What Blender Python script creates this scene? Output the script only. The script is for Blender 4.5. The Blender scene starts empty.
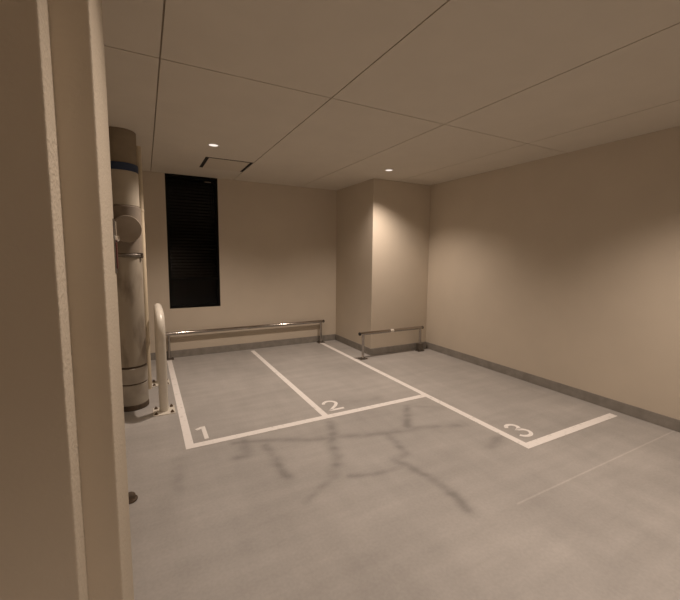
import bpy, bmesh, math
import numpy as np
from mathutils import Matrix, Vector
C = bpy.context.scene.collection
scene = bpy.context.scene
PI = math.pi

# ------------------------------------------------------------------ camera, world, exposure
CAM_H = 1.5
yaw, pitch, roll = 0.487183, -0.103916, 0.008628
fwd = Vector((math.sin(yaw) * math.cos(pitch), math.cos(yaw) * math.cos(pitch), math.sin(pitch)))
r0 = Vector((math.cos(yaw), -math.sin(yaw), 0))
u0 = r0.cross(fwd)
rt = r0 * math.cos(roll) + u0 * math.sin(roll)
up = u0 * math.cos(roll) - r0 * math.sin(roll)
cam = bpy.data.cameras.new('camera')
cam.sensor_fit = 'HORIZONTAL'
cam.sensor_width = 36.0
cam.lens = 367.72 / 680.0 * 36.0
cam.shift_x = 0.5 / 680.0
cam.shift_y = -5.78 / 680.0
cam.clip_start = 0.02
camo = bpy.data.objects.new('camera', cam)
C.objects.link(camo)
m = Matrix((rt, up, -fwd)).transposed().to_4x4()
m.translation = Vector((0, 0, CAM_H))
camo.matrix_world = m
scene.camera = camo

world = bpy.data.worlds.new('night')
scene.world = world
world.use_nodes = True
world.node_tree.nodes['Background'].inputs['Color'].default_value = (0.02, 0.025, 0.035, 1)
world.node_tree.nodes['Background'].inputs['Strength'].default_value = 0.05

vs = scene.view_settings
vs.view_transform = 'Standard'
vs.look = 'None'
vs.exposure = 0.0
vs.gamma = 1.0
vs.use_curve_mapping = False
scene.cycles.max_bounces = 12
scene.cycles.diffuse_bounces = 8
scene.cycles.use_denoising = True

LAMP_COL = (1.0, 0.825, 0.69)
P_L1, P_L2, P_L3, P_L4, P_FILL = 138, 124, 158, 80, 195      # watts of the five downlights, the last an added fill

# room dimensions
XW, YB, ZC = 4.06, 5.77, 2.62
XL, YF, XF = -0.50, -2.6, -2.0
CX0, CY0 = 2.985, 4.605                                # corner of the square column

# ------------------------------------------------------------------ helpers
def nt_mat(name):
    m = bpy.data.materials.new(name)
    m.use_nodes = True
    n = m.node_tree.nodes
    return m, n, m.node_tree.links, n['Principled BSDF']

def mat(name, col, rough=0.6, metal=0.0, noise=0.0, nscale=20.0, bump=0.0, bscale=200.0, spec=0.5):
    m, n, l, b = nt_mat(name)
    b.inputs['Base Color'].default_value = (*col, 1)
    b.inputs['Roughness'].default_value = rough
    b.inputs['Metallic'].default_value = metal
    b.inputs['Specular IOR Level'].default_value = spec
    tc = n.new('ShaderNodeTexCoord')
    if noise:
        t = n.new('ShaderNodeTexNoise')
        t.inputs['Scale'].default_value = nscale
        t.inputs['Detail'].default_value = 5
        l.new(tc.outputs['Object'], t.inputs['Vector'])
        r = n.new('ShaderNodeMapRange')
        r.inputs['From Min'].default_value = 0.3
        r.inputs['From Max'].default_value = 0.7
        r.inputs['To Min'].default_value = 1 - noise
        r.inputs['To Max'].default_value = 1 + noise
        l.new(t.outputs['Fac'], r.inputs['Value'])
        mx = n.new('ShaderNodeVectorMath')
        mx.operation = 'SCALE'
        mx.inputs[0].default_value = col
        l.new(r.outputs['Result'], mx.inputs['Scale'])
        l.new(mx.outputs['Vector'], b.inputs['Base Color'])
    if bump:
        t2 = n.new('ShaderNodeTexNoise')
        t2.inputs['Scale'].default_value = bscale
        t2.inputs['Detail'].default_value = 3
        l.new(tc.outputs['Object'], t2.inputs['Vector'])
        bp = n.new('ShaderNodeBump')
        bp.inputs['Strength'].default_value = bump
        bp.inputs['Distance'].default_value = 0.004
        l.new(t2.outputs['Fac'], bp.inputs['Height'])
        l.new(bp.outputs['Normal'], b.inputs['Normal'])
    return m

def obj(name, bm, material, parent=None, smooth=False):
    me = bpy.data.meshes.new(name)
    bm.normal_update()
    bm.to_mesh(me)
    bm.free()
    if smooth:
        for p in me.polygons:
            p.use_smooth = True
        try:
            me.set_sharp_from_angle(angle=math.radians(40))
        except Exception:
            pass
    me.materials.append(material)
    o = bpy.data.objects.new(name, me)
    C.objects.link(o)
    if parent is not None:
        o.parent = parent
    return o

def thing(name, label, cat, loc=(0, 0, 0), group=None, rz=0.0):
    o = bpy.data.objects.new(name, None)
    o.empty_display_size = 0.05
    C.objects.link(o)
    o.location = loc
    o.rotation_euler = (0, 0, rz)
    return tag(o, label, cat, group)

def tag(o, label, cat, group=None):
    o['label'] = label
    o['category'] = cat
    if group:
        o['group'] = group
    return o

def struct(o, label=None, cat=None):
    o['kind'] = 'structure'
    if label:
        o['label'] = label
        o['category'] = cat
    return o

def bx(bm, x0, x1, y0, y1, z0, z1, bev=0.0):
    t = bmesh.new()
    bmesh.ops.create_cube(t, size=1.0)
    for v in t.verts:
        v.co = Vector((x0 + (v.co.x + .5) * (x1 - x0), y0 + (v.co.y + .5) * (y1 - y0), z0 + (v.co.z + .5) * (z1 - z0)))
    if bev:
        bmesh.ops.bevel(t, geom=list(t.edges), offset=bev, segments=2, affect='EDGES', profile=0.5)
    merge(bm, t)
    return bm

def merge(bm, t):
    t.verts.index_update()
    vs_ = [bm.verts.new(v.co) for v in t.verts]
    for f in t.faces:
        try:
            bm.faces.new([vs_[v.index] for v in f.verts])
        except ValueError:
            pass
    t.free()

def lathe(bm, prof, seg=40, mtx=None, cap=True):
    """profile of (radius, height) turned about z; ends closed."""
    mtx = mtx or Matrix.Identity(4)
    rings = []
    for r, z in prof:
        rings.append([bm.verts.new(mtx @ Vector((r * math.cos(2 * PI * k / seg), r * math.sin(2 * PI * k / seg), z))) for k in range(seg)])
    for a, b in zip(rings, rings[1:]):
        for k in range(seg):
            bm.faces.new((a[k], a[(k + 1) % seg], b[(k + 1) % seg], b[k]))
    if cap:
        bm.faces.new(list(reversed(rings[0])))
        bm.faces.new(rings[-1])
    return bm

def tube(bm, pts, r, seg=20):
    pts = [Vector(p) for p in pts]
    rings = []
    ref = None
    for i, p in enumerate(pts):
        d = (pts[min(i + 1, len(pts) - 1)] - pts[max(i - 1, 0)]).normalized()
        if ref is None:
            ref = Vector((1, 0, 0)) if abs(d.x) < 0.9 else Vector((0, 0, 1))
        a = (ref - d * ref.dot(d)).normalized()
        b = d.cross(a)
        ref = a
        rings.append([bm.verts.new(p + r * (math.cos(2 * PI * k / seg) * a + math.sin(2 * PI * k / seg) * b)) for k in range(seg)])
    for a, b in zip(rings, rings[1:]):
        for k in range(seg):
            bm.faces.new((a[k], a[(k + 1) % seg], b[(k + 1) % seg], b[k]))
    bm.faces.new(list(reversed(rings[0])))
    bm.faces.new(rings[-1])
    return bm

def fix(bm):
    bmesh.ops.recalc_face_normals(bm, faces=bm.faces)
    return bm

def axis(p, d):
    return Matrix.Translation(Vector(p)) @ Vector((0, 0, 1)).rotation_difference(Vector(d)).to_matrix().to_4x4()

# ------------------------------------------------------------------ materials
M = {}
M['wall'] = mat('cream_wall_paint', (0.60, 0.532, 0.44), 0.85, noise=0.02, nscale=3, bump=0.2, bscale=120, spec=0.2)
M['stucco'] = mat('cream_stucco', (0.56, 0.50, 0.41), 0.9, noise=0.06, nscale=140, bump=1.0, bscale=120, spec=0.15)
M['ceiling'] = mat('white_ceiling_board', (0.64, 0.59, 0.51), 0.9, noise=0.02, nscale=4, spec=0.2)
M['joint'] = mat('ceiling_joint', (0.38, 0.33, 0.27), 0.9)
M['base'] = mat('grey_skirting_coat', (0.255, 0.235, 0.21), 0.6, noise=0.15, nscale=12)
M['black_frame'] = mat('black_window_frame', (0.005, 0.005, 0.005), 0.6, spec=0.08)
M['black_slat'] = mat('black_louvre', (0.003, 0.003, 0.0033), 0.8, spec=0.02)
M['steel'] = mat('stainless_steel', (0.42, 0.39, 0.36), 0.14, metal=1.0, noise=0.03, nscale=60)
M['chrome'] = mat('bright_chrome', (0.75, 0.73, 0.70), 0.15, metal=1.0, noise=0.02)
M['dark_steel'] = mat('dull_dark_steel', (0.20, 0.18, 0.16), 0.45, metal=0.8, noise=0.15, nscale=50)
M['black_rubber'] = mat('black_rubber', (0.015, 0.013, 0.012), 0.7, noise=0.1)
M['white_paint'] = mat('white_enamel', (0.70, 0.66, 0.58), 0.35, noise=0.03, nscale=20)
M['bolt'] = mat('rusty_bolt', (0.16, 0.11, 0.07), 0.5, metal=0.6, noise=0.3, nscale=150)
M['hatch'] = mat('white_hatch_panel', (0.60, 0.54, 0.45), 0.8, noise=0.02)
M['slot'] = mat('dark_slot', (0.018, 0.016, 0.014), 0.9)
M['trim_white'] = mat('white_lamp_trim', (0.75, 0.72, 0.66), 0.4, noise=0.02)
M['pipe_top'] = mat('tan_pipe_wrap', (0.27, 0.225, 0.165), 0.8, noise=0.1, nscale=9, spec=0.2)
M['pipe_cream'] = mat('cream_pipe_jacket', (0.42, 0.375, 0.30), 0.7, noise=0.08, nscale=7)
M['blue'] = mat('dark_blue_band', (0.022, 0.042, 0.095), 0.5, noise=0.1)
M['pipe_brown'] = mat('brown_grey_fitting', (0.20, 0.165, 0.13), 0.75, noise=0.1, nscale=12)
M['pipe_grey'] = mat('grey_pipe_foot', (0.37, 0.335, 0.285), 0.6, noise=0.14, nscale=9)
M['cover'] = mat('brown_grey_cover', (0.30, 0.255, 0.205), 0.8, noise=0.06, nscale=12, spec=0.2)
M['grime'] = mat('dark_pipe_joint', (0.09, 0.065, 0.045), 0.8, noise=0.3, nscale=25)
M['red'] = mat('dull_red_plate', (0.12, 0.040, 0.033), 0.5, noise=0.15, nscale=40)
M['cream_pipe'] = mat('slim_cream_pipe', (0.58, 0.50, 0.37), 0.5, noise=0.03)

def pipe_body_mat():
    m, n, l, b = nt_mat('scuffed_cream_pipe')
    tc = n.new('ShaderNodeTexCoord')
    mp = n.new('ShaderNodeMapping')
    mp.inputs['Scale'].default_value = (9, 9, 2.2)
    l.new(tc.outputs['Object'], mp.inputs['Vector'])
    t = n.new('ShaderNodeTexNoise')
    t.inputs['Scale'].default_value = 1.0
    t.inputs['Detail'].default_value = 6
    l.new(mp.outputs['Vector'], t.inputs['Vector'])
    cr = n.new('ShaderNodeValToRGB')
    cr.color_ramp.elements[0].position = 0.36
    cr.color_ramp.elements[0].color = (0.22, 0.185, 0.145, 1)
    cr.color_ramp.elements[1].position = 0.52
    cr.color_ramp.elements[1].color = (0.37, 0.33, 0.27, 1)
    l.new(t.outputs['Fac'], cr.inputs['Fac'])
    l.new(cr.outputs['Color'], b.inputs['Base Color'])
    b.inputs['Roughness'].default_value = 0.65
    b.inputs['Specular IOR Level'].default_value = 0.3
    return m
M['pipe_body'] = pipe_body_mat()

def line_mat():
    m, n, l, b = nt_mat('worn_white_road_paint')
    tc = n.new('ShaderNodeTexCoord')
    t = n.new('ShaderNodeTexNoise')
    t.inputs['Scale'].default_value = 22
    t.inputs['Detail'].default_value = 7
    l.new(tc.outputs['Object'], t.inputs['Vector'])
    cr = n.new('ShaderNodeValToRGB')
    cr.color_ramp.elements[0].position = 0.24
    cr.color_ramp.elements[0].color = (0.60, 0.58, 0.55, 1)
    cr.color_ramp.elements[1].position = 0.42
    cr.color_ramp.elements[1].color = (0.86, 0.83, 0.81, 1)
    l.new(t.outputs['Fac'], cr.inputs['Fac'])
    l.new(cr.outputs['Color'], b.inputs['Base Color'])
    b.inputs['Roughness'].default_value = 0.6
    return m
M['line'] = line_mat()

def floor_mat():
    m, n, l, b = nt_mat('grey_coated_concrete')
    tc = n.new('ShaderNodeTexCoord')
    def noise(scale, vec=(1, 1, 1), rot=0.0, detail=5):
        mp = n.new('ShaderNodeMapping')
        mp.inputs['Scale'].default_value = vec
        mp.inputs['Rotation'].default_value = (0, 0, rot)
        l.new(tc.outputs['Object'], mp.inputs['Vector'])
        t = n.new('ShaderNodeTexNoise')
        t.inputs['Scale'].default_value = scale
        t.inputs['Detail'].default_value = detail
        l.new(mp.outputs['Vector'], t.inputs['Vector'])
        return t.outputs['Fac']
    def mrange(v, a, bb, lo, hi):
        r = n.new('ShaderNodeMapRange')
        r.inputs['From Min'].default_value = a
        r.inputs['From Max'].default_value = bb
        r.inputs['To Min'].default_value = lo
        r.inputs['To Max'].default_value = hi
        l.new(v, r.inputs['Value'])
        return r.outputs['Result']
    def mul(a, c):
        q = n.new('ShaderNodeMath')
        q.operation = 'MULTIPLY'
        l.new(a, q.inputs[0])
        l.new(c, q.inputs[1])
        return q.outputs[0]
    cloud = mrange(noise(1.3, detail=4), 0.3, 0.7, 0.90, 1.10)
    streak = mrange(noise(1.6, (1.0, 6.0, 1), 0.45), 0.3, 0.7, 0.94, 1.06)       # roller sweeps
    streak2 = mrange(noise(1.7, (5.0, 1.1, 1), -0.5), 0.3, 0.7, 0.955, 1.045)
    fine = mrange(noise(60, detail=3), 0.3, 0.7, 0.95, 1.05)
    at = n.new('ShaderNodeAttribute')
    at.attribute_name = 'tyre_mark'
    blot = mrange(noise(11, detail=4), 0.35, 0.65, 0.82, 1.08)
    tyre = mrange(mul(at.outputs['Fac'], blot), 0.0, 1.0, 1.0, 0.62)
    at2 = n.new('ShaderNodeAttribute')
    at2.attribute_name = 'joint_line'
    joint = mrange(at2.outputs['Fac'], 0.0, 1.0, 1.0, 1.22)
    f = mul(mul(mul(cloud, streak), mul(streak2, fine)), mul(tyre, joint))
    sc = n.new('ShaderNodeVectorMath')
    sc.operation = 'SCALE'
    sc.inputs[0].default_value = (0.395, 0.378, 0.362)
    l.new(f, sc.inputs['Scale'])
    l.new(sc.outputs['Vector'], b.inputs['Base Color'])
    b.inputs['Roughness'].default_value = 0.5
    b.inputs['Specular IOR Level'].default_value = 0.4
    bp = n.new('ShaderNodeBump')
    bp.inputs['Strength'].default_value = 0.12
    bp.inputs['Distance'].default_value = 0.003
    l.new(noise(45, detail=4), bp.inputs['Height'])
    l.new(bp.outputs['Normal'], b.inputs['Normal'])
    return m
M['floor'] = floor_mat()

def emit_mat(name, col, s):
    m = bpy.data.materials.new(name)
    m.use_nodes = True
    n = m.node_tree.nodes
    n.remove(n['Principled BSDF'])
    e = n.new('ShaderNodeEmission')
    e.inputs['Color'].default_value = (*col, 1)
    e.inputs['Strength'].default_value = s
    m.node_tree.links.new(e.outputs[0], n['Material Output'].inputs['Surface'])
    return m
M['lamp'] = emit_mat('lit_lamp_lens', (1.0, 0.88, 0.78), 1.1)

def glass_mat():
    m, n, l, b = nt_mat('dark_window_glass')
    b.inputs['Base Color'].default_value = (0.9, 0.92, 0.92, 1)
    b.inputs['Roughness'].default_value = 0.05
    b.inputs['Transmission Weight'].default_value = 1.0
    b.inputs['IOR'].default_value = 1.2
    return m
M['glass'] = glass_mat()

# ------------------------------------------------------------------ floor with its tyre marks
TYRE = [(1, .035, [(1.42, 2.84), (1.38, 2.69), (1.28, 2.52), (1.23, 2.35), (1.16, 2.22), (1.09, 2.12)]),
        (.6, .02, [(1.09, 2.11), (0.94, 2.03), (0.81, 1.95)]),
        (.8, .028, [(0.58, 2.87), (0.83, 2.8), (1.14, 2.65), (1.39, 2.58), (1.58, 2.5), (1.77, 2.46), (1.95, 2.43), (2.13, 2.39), (2.44, 2.28)]),
        (1, .032, [(2.28, 2.82), (2.01, 2.48)]), (.5, .018, [(2.28, 2.82), (2.51, 2.7)]),
        (.9, .03, [(1.77, 2.46), (1.74, 2.28), (1.7, 2.12), (1.58, 2.09)]),
        (1, .028, [(1.58, 2.09), (1.62, 1.97), (1.67, 1.77), (1.67, 1.57), (1.64, 1.43)]),
        (.8, .02, [(1.18, 2.06), (1.33, 2.0), (1.45, 2.0), (1.6, 1.99)]),
        (.9, .035, [(0.66, 2.87), (0.62, 2.66), (0.56, 2.64)]),
        (1, .03, [(0.79, 2.71), (0.8, 2.51), (0.79, 2.36), (0.81, 2.23)]),
        (.5, .05, [(2.22, 2.29), (2.49, 2.28)]), (.7, .05, [(2.38, 1.9), (2.58, 1.97)]),
        (.5, .04, [(0.14, 2.43), (0.15, 2.81)]), (.4, .06, [(1.71, 3.2), (2.16, 3.13)])]

def make_floor():
    xs = np.concatenate([np.linspace(XF, -0.05, 9)[:-1], np.arange(-0.05, 2.82, 0.018), np.linspace(2.84, XW, 12)])
    ys = np.concatenate([np.linspace(YF, 1.2, 12)[:-1], [1.2], np.arange(1.335, 1.3601, 0.004), np.arange(1.38, 3.3, 0.018), np.linspace(3.32, YB, 14)])
    X, Y = np.meshgrid(xs, ys)
    nx, ny = len(xs), len(ys)
    d = np.zeros_like(X)
    for amp, w, pl in TYRE:
        best = np.full_like(X, 9.0)
        for (ax, ay), (bx_, by) in zip(pl, pl[1:]):
            vx, vy = bx_ - ax, by - ay
            t = np.clip(((X - ax) * vx + (Y - ay) * vy) / (vx * vx + vy * vy), 0, 1)
            best = np.minimum(best, np.hypot(X - ax - t * vx, Y - ay - t * vy))
        wob = 0.78 + 0.22 * np.sin(X * 23 + Y * 17 + 2 * np.sin(Y * 31))
        d = np.maximum(d, amp * wob * np.exp(-(best / (w * 1.35)) ** 2))
    jl = ((np.abs(Y - 1.347) < 0.0065) & (X > 1.95)).astype(float)
    verts = np.stack([X.ravel(), Y.ravel(), np.zeros(nx * ny)], 1).tolist()
    faces = [(j * nx + i, j * nx + i + 1, (j + 1) * nx + i + 1, (j + 1) * nx + i) for j in range(ny - 1) for i in range(nx - 1)]
    me = bpy.data.meshes.new('floor')
    me.from_pydata(verts, [], faces)
    a = me.attributes.new('tyre_mark', 'FLOAT', 'POINT')
    a.data.foreach_set('value', d.ravel().astype(np.float32))
    a = me.attributes.new('joint_line', 'FLOAT', 'POINT')
    a.data.foreach_set('value', jl.ravel().astype(np.float32))
    me.materials.append(M['floor'])
    o = bpy.data.objects.new('floor', me)
    C.objects.link(o)
    return struct(o)
make_floor()

# ------------------------------------------------------------------ ceiling of boards with open joints
sx = [XF, -0.975, 0.127, 1.229, 2.305, 3.40, XW]
sy = [YF, -0.55, 2.47, YB]
bm = bmesh.new()
g = 0.0045
for x0, x1 in zip(sx, sx[1:]):
    for y0, y1 in zip(sy, sy[1:]):
        bx(bm, x0 + g, x1 - g, y0 + g, y1 - g, ZC, ZC + 0.012)
struct(obj('ceiling', fix(bm), M['ceiling']))
bm = bmesh.new()
bx(bm, XF, XW, YF, YB, ZC + 0.012, ZC + 0.05)
struct(obj('trim_1', bm, M['joint']))

# ------------------------------------------------------------------ walls
WX0, WX1, WZ0 = 0.298, 1.002, 0.722           # window opening in the back wall, open up to the ceiling
T = 0.12
bm = bmesh.new()
bx(bm, XL - T, WX0, YB, YB + T, 0, ZC + 0.05)
bx(bm, WX1, XW, YB, YB + T, 0, ZC + 0.05)
bx(bm, WX0, WX1, YB, YB + T, 0, WZ0)
struct(obj('wall_back', fix(bm), M['wall']))
bm = bmesh.new(); bx(bm, XW, XW + T, YF, YB + T, 0, ZC + 0.05)
struct(obj('wall_right', bm, M['wall']))
bm = bmesh.new(); bx(bm, XL - T, XL, 1.26, YB, 0, ZC + 0.05)
struct(obj('wall_left', bm, M['wall']))
bm = bmesh.new(); bx(bm, XF, XW, YF - T, YF, 0, ZC + 0.05)
struct(obj('wall_front', bm, M['wall']))
bm = bmesh.new(); bx(bm, XF - T, XF, YF, 0.82, 0, ZC + 0.05)
struct(obj('wall_side', bm, M['wall']))
bm = bmesh.new(); bx(bm, CX0, XW, CY0, YB, 0, ZC, 0.006)
struct(obj('wall_column', fix(bm), M['wall']))

# stepped end of the entrance wall, close to the camera on the left
bm = bmesh.new()
prof = [(XF, 0.82), (-0.139, 0.82), (-0.139, 0.904), (-0.0735, 0.904), (-0.0735, 1.26), (XF, 1.26)]
def rounded(prof, r):
    out = []
    n_ = len(prof)
    for i, p in enumerate(prof):
        a, b_, c = Vector(prof[i - 1]), Vector(p), Vector(prof[(i + 1) % n_])
        d1, d2 = (a - b_).normalized(), (c - b_).normalized()
        for k in range(4):
            t = k / 3
            p1, p2 = b_ + d1 * r, b_ + d2 * r
            out.append((1 - t) ** 2 * p1 + 2 * t * (1 - t) * b_ + t * t * p2)
    return out
pp = rounded(prof, 0.004)
lo = [bm.verts.new((p.x, p.y, 0)) for p in pp]
hi = [bm.verts.new((p.x, p.y, ZC)) for p in pp]
for k in range(len(pp)):
    bm.faces.new((lo[k], lo[(k + 1) % len(pp)], hi[(k + 1) % len(pp)], hi[k]))
bm.faces.new(hi)
bm.faces.new(list(reversed(lo)))
we = struct(obj('wall_entrance', fix(bm), M['wall']))
we.data.materials.append(M['stucco'])
for p in we.data.polygons:
    if p.normal.x > 0.3:
        p.material_index = 1

# skirting: the floor coat turned up the walls
BH, BT = 0.105, 0.012
bm = bmesh.new(); bx(bm, XL + BT, CX0 - BT, YB - BT, YB, 0, BH, 0.003)
struct(obj('baseboard_back', fix(bm), M['base']))
bm = bmesh.new(); bx(bm, XW - BT, XW, YF, CY0 - BT, 0, BH, 0.003)
struct(obj('baseboard_right', fix(bm), M['base']))
bm = bmesh.new()
bx(bm, CX0 - BT, CX0, CY0 - BT, YB, 0, BH, 0.003)
bx(bm, CX0, XW, CY0 - BT, CY0, 0, BH, 0.003)
struct(obj('baseboard_column', fix(bm), M['base']))
bm = bmesh.new(); bx(bm, XL, XL + BT, 1.27, YB, 0, BH, 0.003)
struct(obj('baseboard_left', fix(bm), M['base']))

# ------------------------------------------------------------------ black window in the back wall
w = struct(bpy.data.objects.new('window_1', None))
C.objects.link(w)
w.location = (0.5 * (WX0 + WX1), YB, WZ0)
w['label'] = 'tall black louvred window reaching up to the ceiling in the back wall'
w['category'] = 'window'
hw, hh = 0.5 * (WX1 - WX0), ZC - WZ0
fr = 0.03
bm = bmesh.new()
bx(bm, -hw, -hw + fr, 0.0, 0.08, 0, hh)
bx(bm, hw - fr, hw, 0.0, 0.08, 0, hh)
bx(bm, -hw + fr, hw - fr, 0.0, 0.08, 0, fr)
bx(bm, -hw + fr, hw - fr, 0.0, 0.08, hh - fr, hh)
bx(bm, -hw + fr, hw - fr, 0.01, 0.07, 0.40, 0.43)
obj('window_frame', fix(bm), M['black_frame'], w)
bm = bmesh.new(); bx(bm, -hw + fr, hw - fr, 0.030, 0.036, fr, 0.40)
obj('lower_pane', bm, M['glass'], w)
bm = bmesh.new(); bx(bm, -hw + fr, hw - fr, 0.030, 0.036, 0.43, hh - fr)
obj('upper_pane', bm, M['glass'], w)
bm = bmesh.new()
z = 0.46
while z < hh - fr - 0.03:
    t = bmesh.new()
    bmesh.ops.create_cube(t, size=1.0)
    for v in t.verts:
        q = Vector((v.co.x * (2 * hw - 2 * fr), v.co.y * 0.05, v.co.z * 0.004))
        q = Matrix.Rotation(math.radians(52), 3, 'X') @ q
        v.co = q + Vector((0, 0.065, z))
    merge(bm, t)
    z += 0.045
obj('louvre_slats', fix(bm), M['black_slat'], w)
bm = bmesh.new(); bx(bm, -hw, hw, 0.095, 0.115, 0, hh)
obj('night_screen', bm, M['black_slat'], w)
bm = bmesh.new(); bx(bm, 0.17, 0.26, -0.006, 0.0, hh - 0.075, hh - 0.063, 0.002)
o = obj('sliver', fix(bm), M['dark_steel'], w); o['label'] = 'small grey metal piece at the top of the window'  # raised grey dash near the right end of the window top

# ------------------------------------------------------------------ ceiling hatch
t = thing('ceiling_hatch', 'rectangular white ceiling access panel with dark slots at its short ends, above the window', 'ceiling hatch', (0.948, 4.866, ZC))
bm = bmesh.new(); bx(bm, -0.275, 0.275, -0.283, 0.283, -0.002, 0.0)
o = obj('slot_frame', bm, M['slot'], t); o['label'] = 'dark gap around the panel'
bm = bmesh.new(); bx(bm, -0.236, 0.236, -0.269, 0.269, -0.007, -0.002, 0.0015)
obj('panel', fix(bm), M['hatch'], t)

# ------------------------------------------------------------------ recessed downlights
def downlight(x, y, power, label):
    t = thing('downlight', label, 'ceiling light', (x, y, ZC), 'recessed round downlights')
    bm = bmesh.new()
    lathe(bm, [(0.045, 0.0), (0.045, -0.002), (0.048, -0.005), (0.056, -0.006), (0.061, -0.003), (0.062, 0.0)], 48, cap=False)
    obj('trim_ring', fix(bm), M['trim_white'], t, True)
    bm = bmesh.new()
    lathe(bm, [(0.0445, 0.0), (0.0445, -0.002), (0.03, -0.004), (0.012, -0.005)], 40)
    o = obj('lens', fix(bm), M['lamp'], t, True)
    o['label'] = 'glowing lens'
    L = bpy.data.lights.new('beam', 'SPOT')
    L.energy = power
    L.color = LAMP_COL
    L.spot_size = math.radians(128)
    L.spot_blend = 1.0
    L.shadow_soft_size = 0.03
    lo_ = bpy.data.objects.new('beam', L)
    C.objects.link(lo_)
    lo_.parent = t
    lo_.location = (0, 0, -0.045)
    return t
downlight(0.676, 4.066, P_L1, 'glowing recessed downlight in front of the ceiling hatch')
downlight(2.872, 4.071, P_L2, 'glowing recessed downlight in front of the square column corner')
downlight(2.872, 0.95, P_L3, 'recessed downlight over the drive lane, nearest the right wall and out of the photo')
downlight(0.676, 0.95, P_L4, 'recessed downlight over the drive lane near the entrance wall, out of the photo')
downlight(0.40, -1.5, P_FILL, 'added fill downlight behind the camera position, out of the photo')  # unseen lamp added to brighten the near faces of the entrance wall

# ------------------------------------------------------------------ parking lines and numbers
def line(x0, x1, y0, y1, label):
    bm = bmesh.new()
    bx(bm, x0, x1, y0, y1, 0.0, 0.0016)
    o = obj('parking_line', bm, M['line'])
    tag(o, label, 'parking line', 'painted parking bay lines')
YA = 2.972
LH = 0.034
line(0.226, 0.288, YA - LH, 5.655, 'thick white floor line along the left side of bay 1')
line(0.288, 2.617, YA - LH, YA + LH, 'long white floor line across the front of bays 1 and 2')
line(1.420, 1.480, YA + LH, 5.655, 'white floor line dividing bay 1 from bay 2')
line(2.617, 2.683, 1.735, 5.655, 'longest white floor line, between bays 2 and 3')
line(2.683, 3.94, 1.735, 1.805, 'white floor line across the front of bay 3')

def ribbon(pts, w):
    pts = [Vector((p[0], p[1], 0)) for p in pts]
    bm = bmesh.new()
    L, R_ = [], []
    for i, p in enumerate(pts):
        if i == 0: d1 = d2 = (pts[1] - p).normalized()
        elif i == len(pts) - 1: d1 = d2 = (p - pts[i - 1]).normalized()
        else: d1, d2 = (p - pts[i - 1]).normalized(), (pts[i + 1] - p).normalized()
        n1, n2 = Vector((-d1.y, d1.x, 0)), Vector((-d2.y, d2.x, 0))
        nn = (n1 + n2).normalized()
        nn *= min(1.6, 1 / max(0.3, nn.dot(n1)))
        L.append(p + nn * w / 2); R_.append(p - nn * w / 2)
    h = Vector((0, 0, 0.0016))
    lb = [bm.verts.new(v) for v in L]; rb = [bm.verts.new(v) for v in R_]
    lt = [bm.verts.new(v + h) for v in L]; rtp = [bm.verts.new(v + h) for v in R_]
    for i in range(len(pts) - 1):
        bm.faces.new((lt[i], rtp[i], rtp[i + 1], lt[i + 1]))
        bm.faces.new((lb[i], lb[i + 1], rb[i + 1], rb[i]))
        bm.faces.new((lb[i], lt[i], lt[i + 1], lb[i + 1]))
        bm.faces.new((rb[i], rb[i + 1], rtp[i + 1], rtp[i]))
    bm.faces.new((lb[0], rb[0], rtp[0], lt[0]))
    bm.faces.new((lb[-1], lt[-1], rtp[-1], rb[-1]))
    return fix(bm)
def arc(cx, cy, rx, ry, a0, a1, n_=14):
    return [(cx + rx * math.cos(math.radians(a0 + (a1 - a0) * k / n_)), cy + ry * math.sin(math.radians(a0 + (a1 - a0) * k / n_))) for k in range(n_ + 1)]
def number(name, pts, w, loc, label):
    o = obj(name, ribbon(pts, w), M['line'])
    o.location = loc
    tag(o, label, 'painted number', 'painted bay numbers')
number('painted_number', [(-0.050, 0.200), (-0.006, 0.222), (0.010, 0.222), (0.010, 0.0)], 0.034, (0.384, 3.045, 0), 'white number 1 painted on the floor beside the thick left line')
two = arc(0.0, 0.165, 0.066, 0.062, 172, -18, 16) + [(0.03, 0.10), (-0.066, 0.018), (-0.06, 0.016), (0.082, 0.016)]
number('painted_number', two, 0.033, (1.612, 3.068, 0), 'white number 2 painted on the floor in the middle bay')
three = arc(0.0, 0.172, 0.056, 0.048, 165, -75, 14)[:-1] + [(0.0, 0.125)] + arc(0.0, 0.063, 0.068, 0.056, 80, -165, 18)
number('painted_number', three, 0.032, (2.824, 1.866, 0), 'white number 3 painted on the floor at the corner of the right bay')

# ------------------------------------------------------------------ big drain pipe on the left
PX, PY, PR = -0.160, 4.065, 0.143
t = thing('drain_pipe', 'thick cream vertical drain pipe with a dark blue band, behind the left entrance wall', 'pipe', (PX, PY, 0))
def cyl(name, r, z0, z1, mt, ch=0.006, label=None, parent=None):
    bm = bmesh.new()
    lathe(bm, [(r - ch, z0), (r, z0 + ch), (r, z1 - ch), (r - ch, z1)], 56)
    o = obj(name, fix(bm), mt, parent or t, True)
    if label: o['label'] = label
    return o
cyl('upper_jacket', PR - 0.004, 2.322, ZC, M['pipe_top'], 0.004, 'tan upper end under the ceiling')
cyl('blue_band', PR + 0.002, 2.255, 2.322, M['blue'], 0.002, 'dark blue band')
cyl('middle_jacket', PR - 0.001, 1.945, 2.255, M['pipe_cream'], 0.003)
cyl('branch_fitting', PR + 0.006, 1.50, 1.945, M['pipe_brown'], 0.012, 'brown grey fitting with a round cover')
dv = Vector((0.22, -1, 0)).normalized()
bm = bmesh.new()
lathe(bm, [(0.122, 0.0), (0.122, 0.156), (0.118, 0.162), (0.06, 0.164), (0.01, 0.165)], 56, axis((0, 0, 1.728), dv))
o = obj('cleanout_cover', fix(bm), M['cover'], t, True)
o['label'] = 'round flat brown grey cover'
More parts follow.
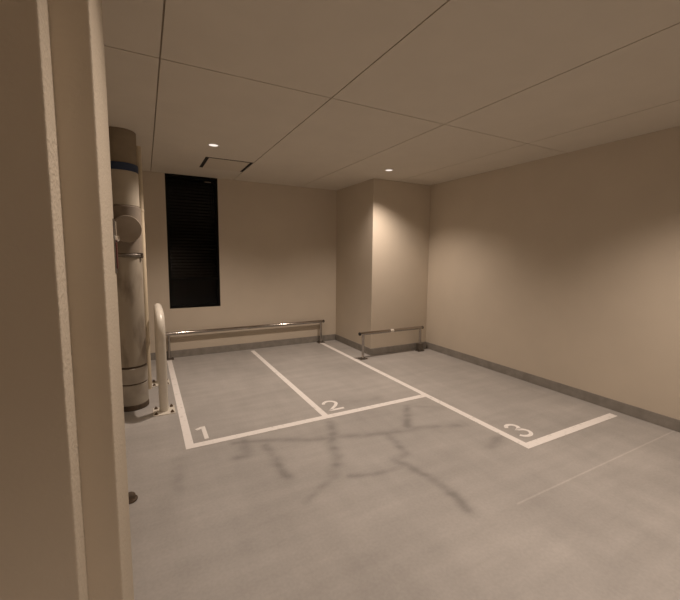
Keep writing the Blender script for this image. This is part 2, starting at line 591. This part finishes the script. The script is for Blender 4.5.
cl = cyl('clamp', PR + 0.010, 1.472, 1.500, M['dark_steel'], 0.003, 'dark steel clamp band')
bm = bmesh.new(); bx(bm, 0.122, 0.154, -0.075, -0.035, 1.462, 1.510, 0.004)
o = obj('clamp_bolt', fix(bm), M['dark_steel'], cl)
cyl('pipe_body', PR, 0.43, 1.472, M['pipe_body'], 0.004)
cyl('foot_seam', PR - 0.003, 0.412, 0.43, M['grime'], 0.002, 'dark joint ring')
cyl('foot_sleeve', PR + 0.003, 0.262, 0.412, M['pipe_grey'], 0.004, 'grey lower sleeve')
cyl('sleeve_seam', PR - 0.003, 0.250, 0.262, M['grime'], 0.002, 'dark joint ring')
cyl('foot', PR + 0.001, 0.050, 0.250, M['pipe_grey'], 0.004, 'grey foot of the pipe')
cyl('foot_ring', PR + 0.004, 0.0, 0.050, M['grime'], 0.006, 'dark stained ring at the floor')

# slim pipe behind it
t2 = thing('slim_pipe', 'slim cream vertical pipe standing behind the thick drain pipe', 'pipe', (-0.006, 4.525, 0))
bm = bmesh.new()
lathe(bm, [(0.025, 0.0), (0.025, ZC)], 28)
obj('pipe_body', fix(bm), M['cream_pipe'], t2, True)
for zz in (0.5, 1.95):
    bm = bmesh.new(); lathe(bm, [(0.0275, zz), (0.0285, zz + 0.003), (0.0285, zz + 0.022), (0.0275, zz + 0.025)], 28)
    obj('socket', fix(bm), M['cream_pipe'], t2, True)

# ------------------------------------------------------------------ white hoop guard beside the pipe
t = thing('hoop_guard', 'white enamelled steel hoop guard bolted to the floor beside the thick pipe', 'bollard', (0.110, 4.225, 0))
HR, HZ, HY, CR = 0.040, 0.925, 0.435, 0.20
pts = [(0, -HY, 0.008), (0, -HY, 0.25), (0, -HY, 0.5)]
pts += [(0, -HY + CR - CR * math.cos(a), HZ - CR + CR * math.sin(a)) for a in np.linspace(0, PI / 2, 12)]
pts += [(0, HY - CR + CR * math.sin(a), HZ - CR + CR * math.cos(a)) for a in np.linspace(0, PI / 2, 12)]
pts += [(0, HY, 0.5), (0, HY, 0.25), (0, HY, 0.008)]
bm = bmesh.new(); tube(bm, pts, HR, 28)
obj('hoop', fix(bm), M['white_paint'], t, True)
for yy in (-HY, HY):
    bm = bmesh.new(); bx(bm, -0.095, 0.095, yy - 0.10, yy + 0.10, 0.0, 0.008, 0.002)
    pl = obj('base_plate', fix(bm), M['white_paint'], t)
    for ax_, ay_ in ((-1, -1), (-1, 1), (1, -1), (1, 1)):
        bm = bmesh.new()
        lathe(bm, [(0.018, 0.008), (0.018, 0.010), (0.0125, 0.0105), (0.0125, 0.020), (0.006, 0.0205), (0.006, 0.030)], 6 * 3, Matrix.Translation((ax_ * 0.068, yy + ay_ * 0.073, 0)))
        b_ = obj('anchor_bolt', fix(bm), M['bolt'], pl, False)
        b_['label'] = 'dark anchor bolt'

# ------------------------------------------------------------------ steel wheel-stop rails
def rail(label, loc, bar, posts, r, hz, boxed=()):
    t = thing('wheel_stop_rail', label, 'rail', loc, 'steel wheel stop rails')
    bm = bmesh.new()
    tube(bm, [(bar[0], 0, hz), (bar[1], 0, hz)], r, 24)
    b = obj('bar', fix(bm), M['steel'], t, True)
    for e, s in ((bar[0], -1), (bar[1], 1)):
        bm = bmesh.new()
        lathe(bm, [(r + 0.001, -0.004), (r + 0.001, 0.012), (r - 0.004, 0.017), (0.006, 0.018)], 24, axis((e, 0, hz), (s, 0, 0)))
        o = obj('end_cap', fix(bm), M['black_rubber'], b, True)
        o['label'] = 'black end cap'
    for px in posts:
        bm = bmesh.new()
        lathe(bm, [(0.019, 0.006), (0.019, hz - r * 0.6)], 24, Matrix.Translation((px, 0, 0)))
        p = obj('post', fix(bm), M['steel'], t, True)
        bm = bmesh.new()
        bx(bm, px - 0.06, px + 0.06, -0.05, 0.05, 0.0, 0.008, 0.002)
        lathe(bm, [(0.032, 0.008), (0.030, 0.02), (0.02, 0.024)], 24, Matrix.Translation((px, 0, 0)))
        o = obj('base_plate', fix(bm), M['dark_steel'], p)
        o['label'] = 'dull steel base plate'
        for a in (-1, 1):
            for c in (-1, 1):
                bm = bmesh.new()
                lathe(bm, [(0.009, 0.008), (0.009, 0.016), (0.005, 0.018)], 12, Matrix.Translation((px + a * 0.045, c * 0.035, 0)))
                obj('anchor_bolt', fix(bm), M['bolt'], p)
        if px in boxed:
            bm = bmesh.new()
            bx(bm, px - 0.041, px + 0.041, -0.036, 0.036, 0.008, 0.125, 0.004)
            o = obj('sleeve', fix(bm), M['dark_steel'], p)
            o['label'] = 'square sleeve around the foot of the post'
    return t
rail('long low steel wheel stop rail along the back wall of bays 1 and 2', (0, 5.69, 0), (0.165, 2.70), (0.262, 2.655), 0.024, 0.372)
short = rail('short low steel wheel stop rail in front of the square column', (0, 4.49, 0), (2.72, 3.875), (2.775, 3.84), 0.024, 0.376, boxed=(3.84,))

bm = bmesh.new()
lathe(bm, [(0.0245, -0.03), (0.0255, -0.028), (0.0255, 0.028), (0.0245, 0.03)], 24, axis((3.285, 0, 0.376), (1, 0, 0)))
o = obj('pale_band', fix(bm), M['white_paint'], [c for c in short.children if c.name.startswith('bar')][0], True)  # pale collar around the middle of the bar
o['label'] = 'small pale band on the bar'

# ------------------------------------------------------------------ latch plate on the entrance wall and cap on the floor
t = thing('latch_plate', 'narrow metal latch plate with red lower half on the edge of the left entrance wall', 'latch', (-0.0735, 1.235, 1.53))
bm = bmesh.new(); bx(bm, 0.0, 0.003, -0.022, 0.014, -0.085, 0.068, 0.001)
obj('back_plate', fix(bm), M['dark_steel'], t)
bm = bmesh.new(); bx(bm, 0.003, 0.007, -0.010, 0.008, -0.072, 0.004, 0.0015)
o = obj('red_strip', fix(bm), M['red'], t); o['label'] = 'dull red strip'
bm = bmesh.new(); bx(bm, 0.003, 0.008, 0.003, 0.011, 0.020, 0.062, 0.0015)
o = obj('bolt_bar', fix(bm), M['chrome'], t); o['label'] = 'bright chrome bar'
bm = bmesh.new(); lathe(bm, [(0.009, 0.003), (0.009, 0.010), (0.006, 0.013), (0.002, 0.014)], 20, axis((0, 0.004, 0.014), (1, 0, 0)))
o = obj('knob', fix(bm), M['chrome'], t, True); o['label'] = 'small chrome knob'

bm = bmesh.new()
lathe(bm, [(0.040, 0.0), (0.040, 0.010), (0.030, 0.016), (0.028, 0.034), (0.020, 0.042), (0.004, 0.044)], 28)
o = obj('floor_cap', fix(bm), M['grime'], None, True)
o.location = (-0.135, 2.46, 0)
tag(o, 'small dark round cap on the floor just past the left entrance wall', 'floor cap')
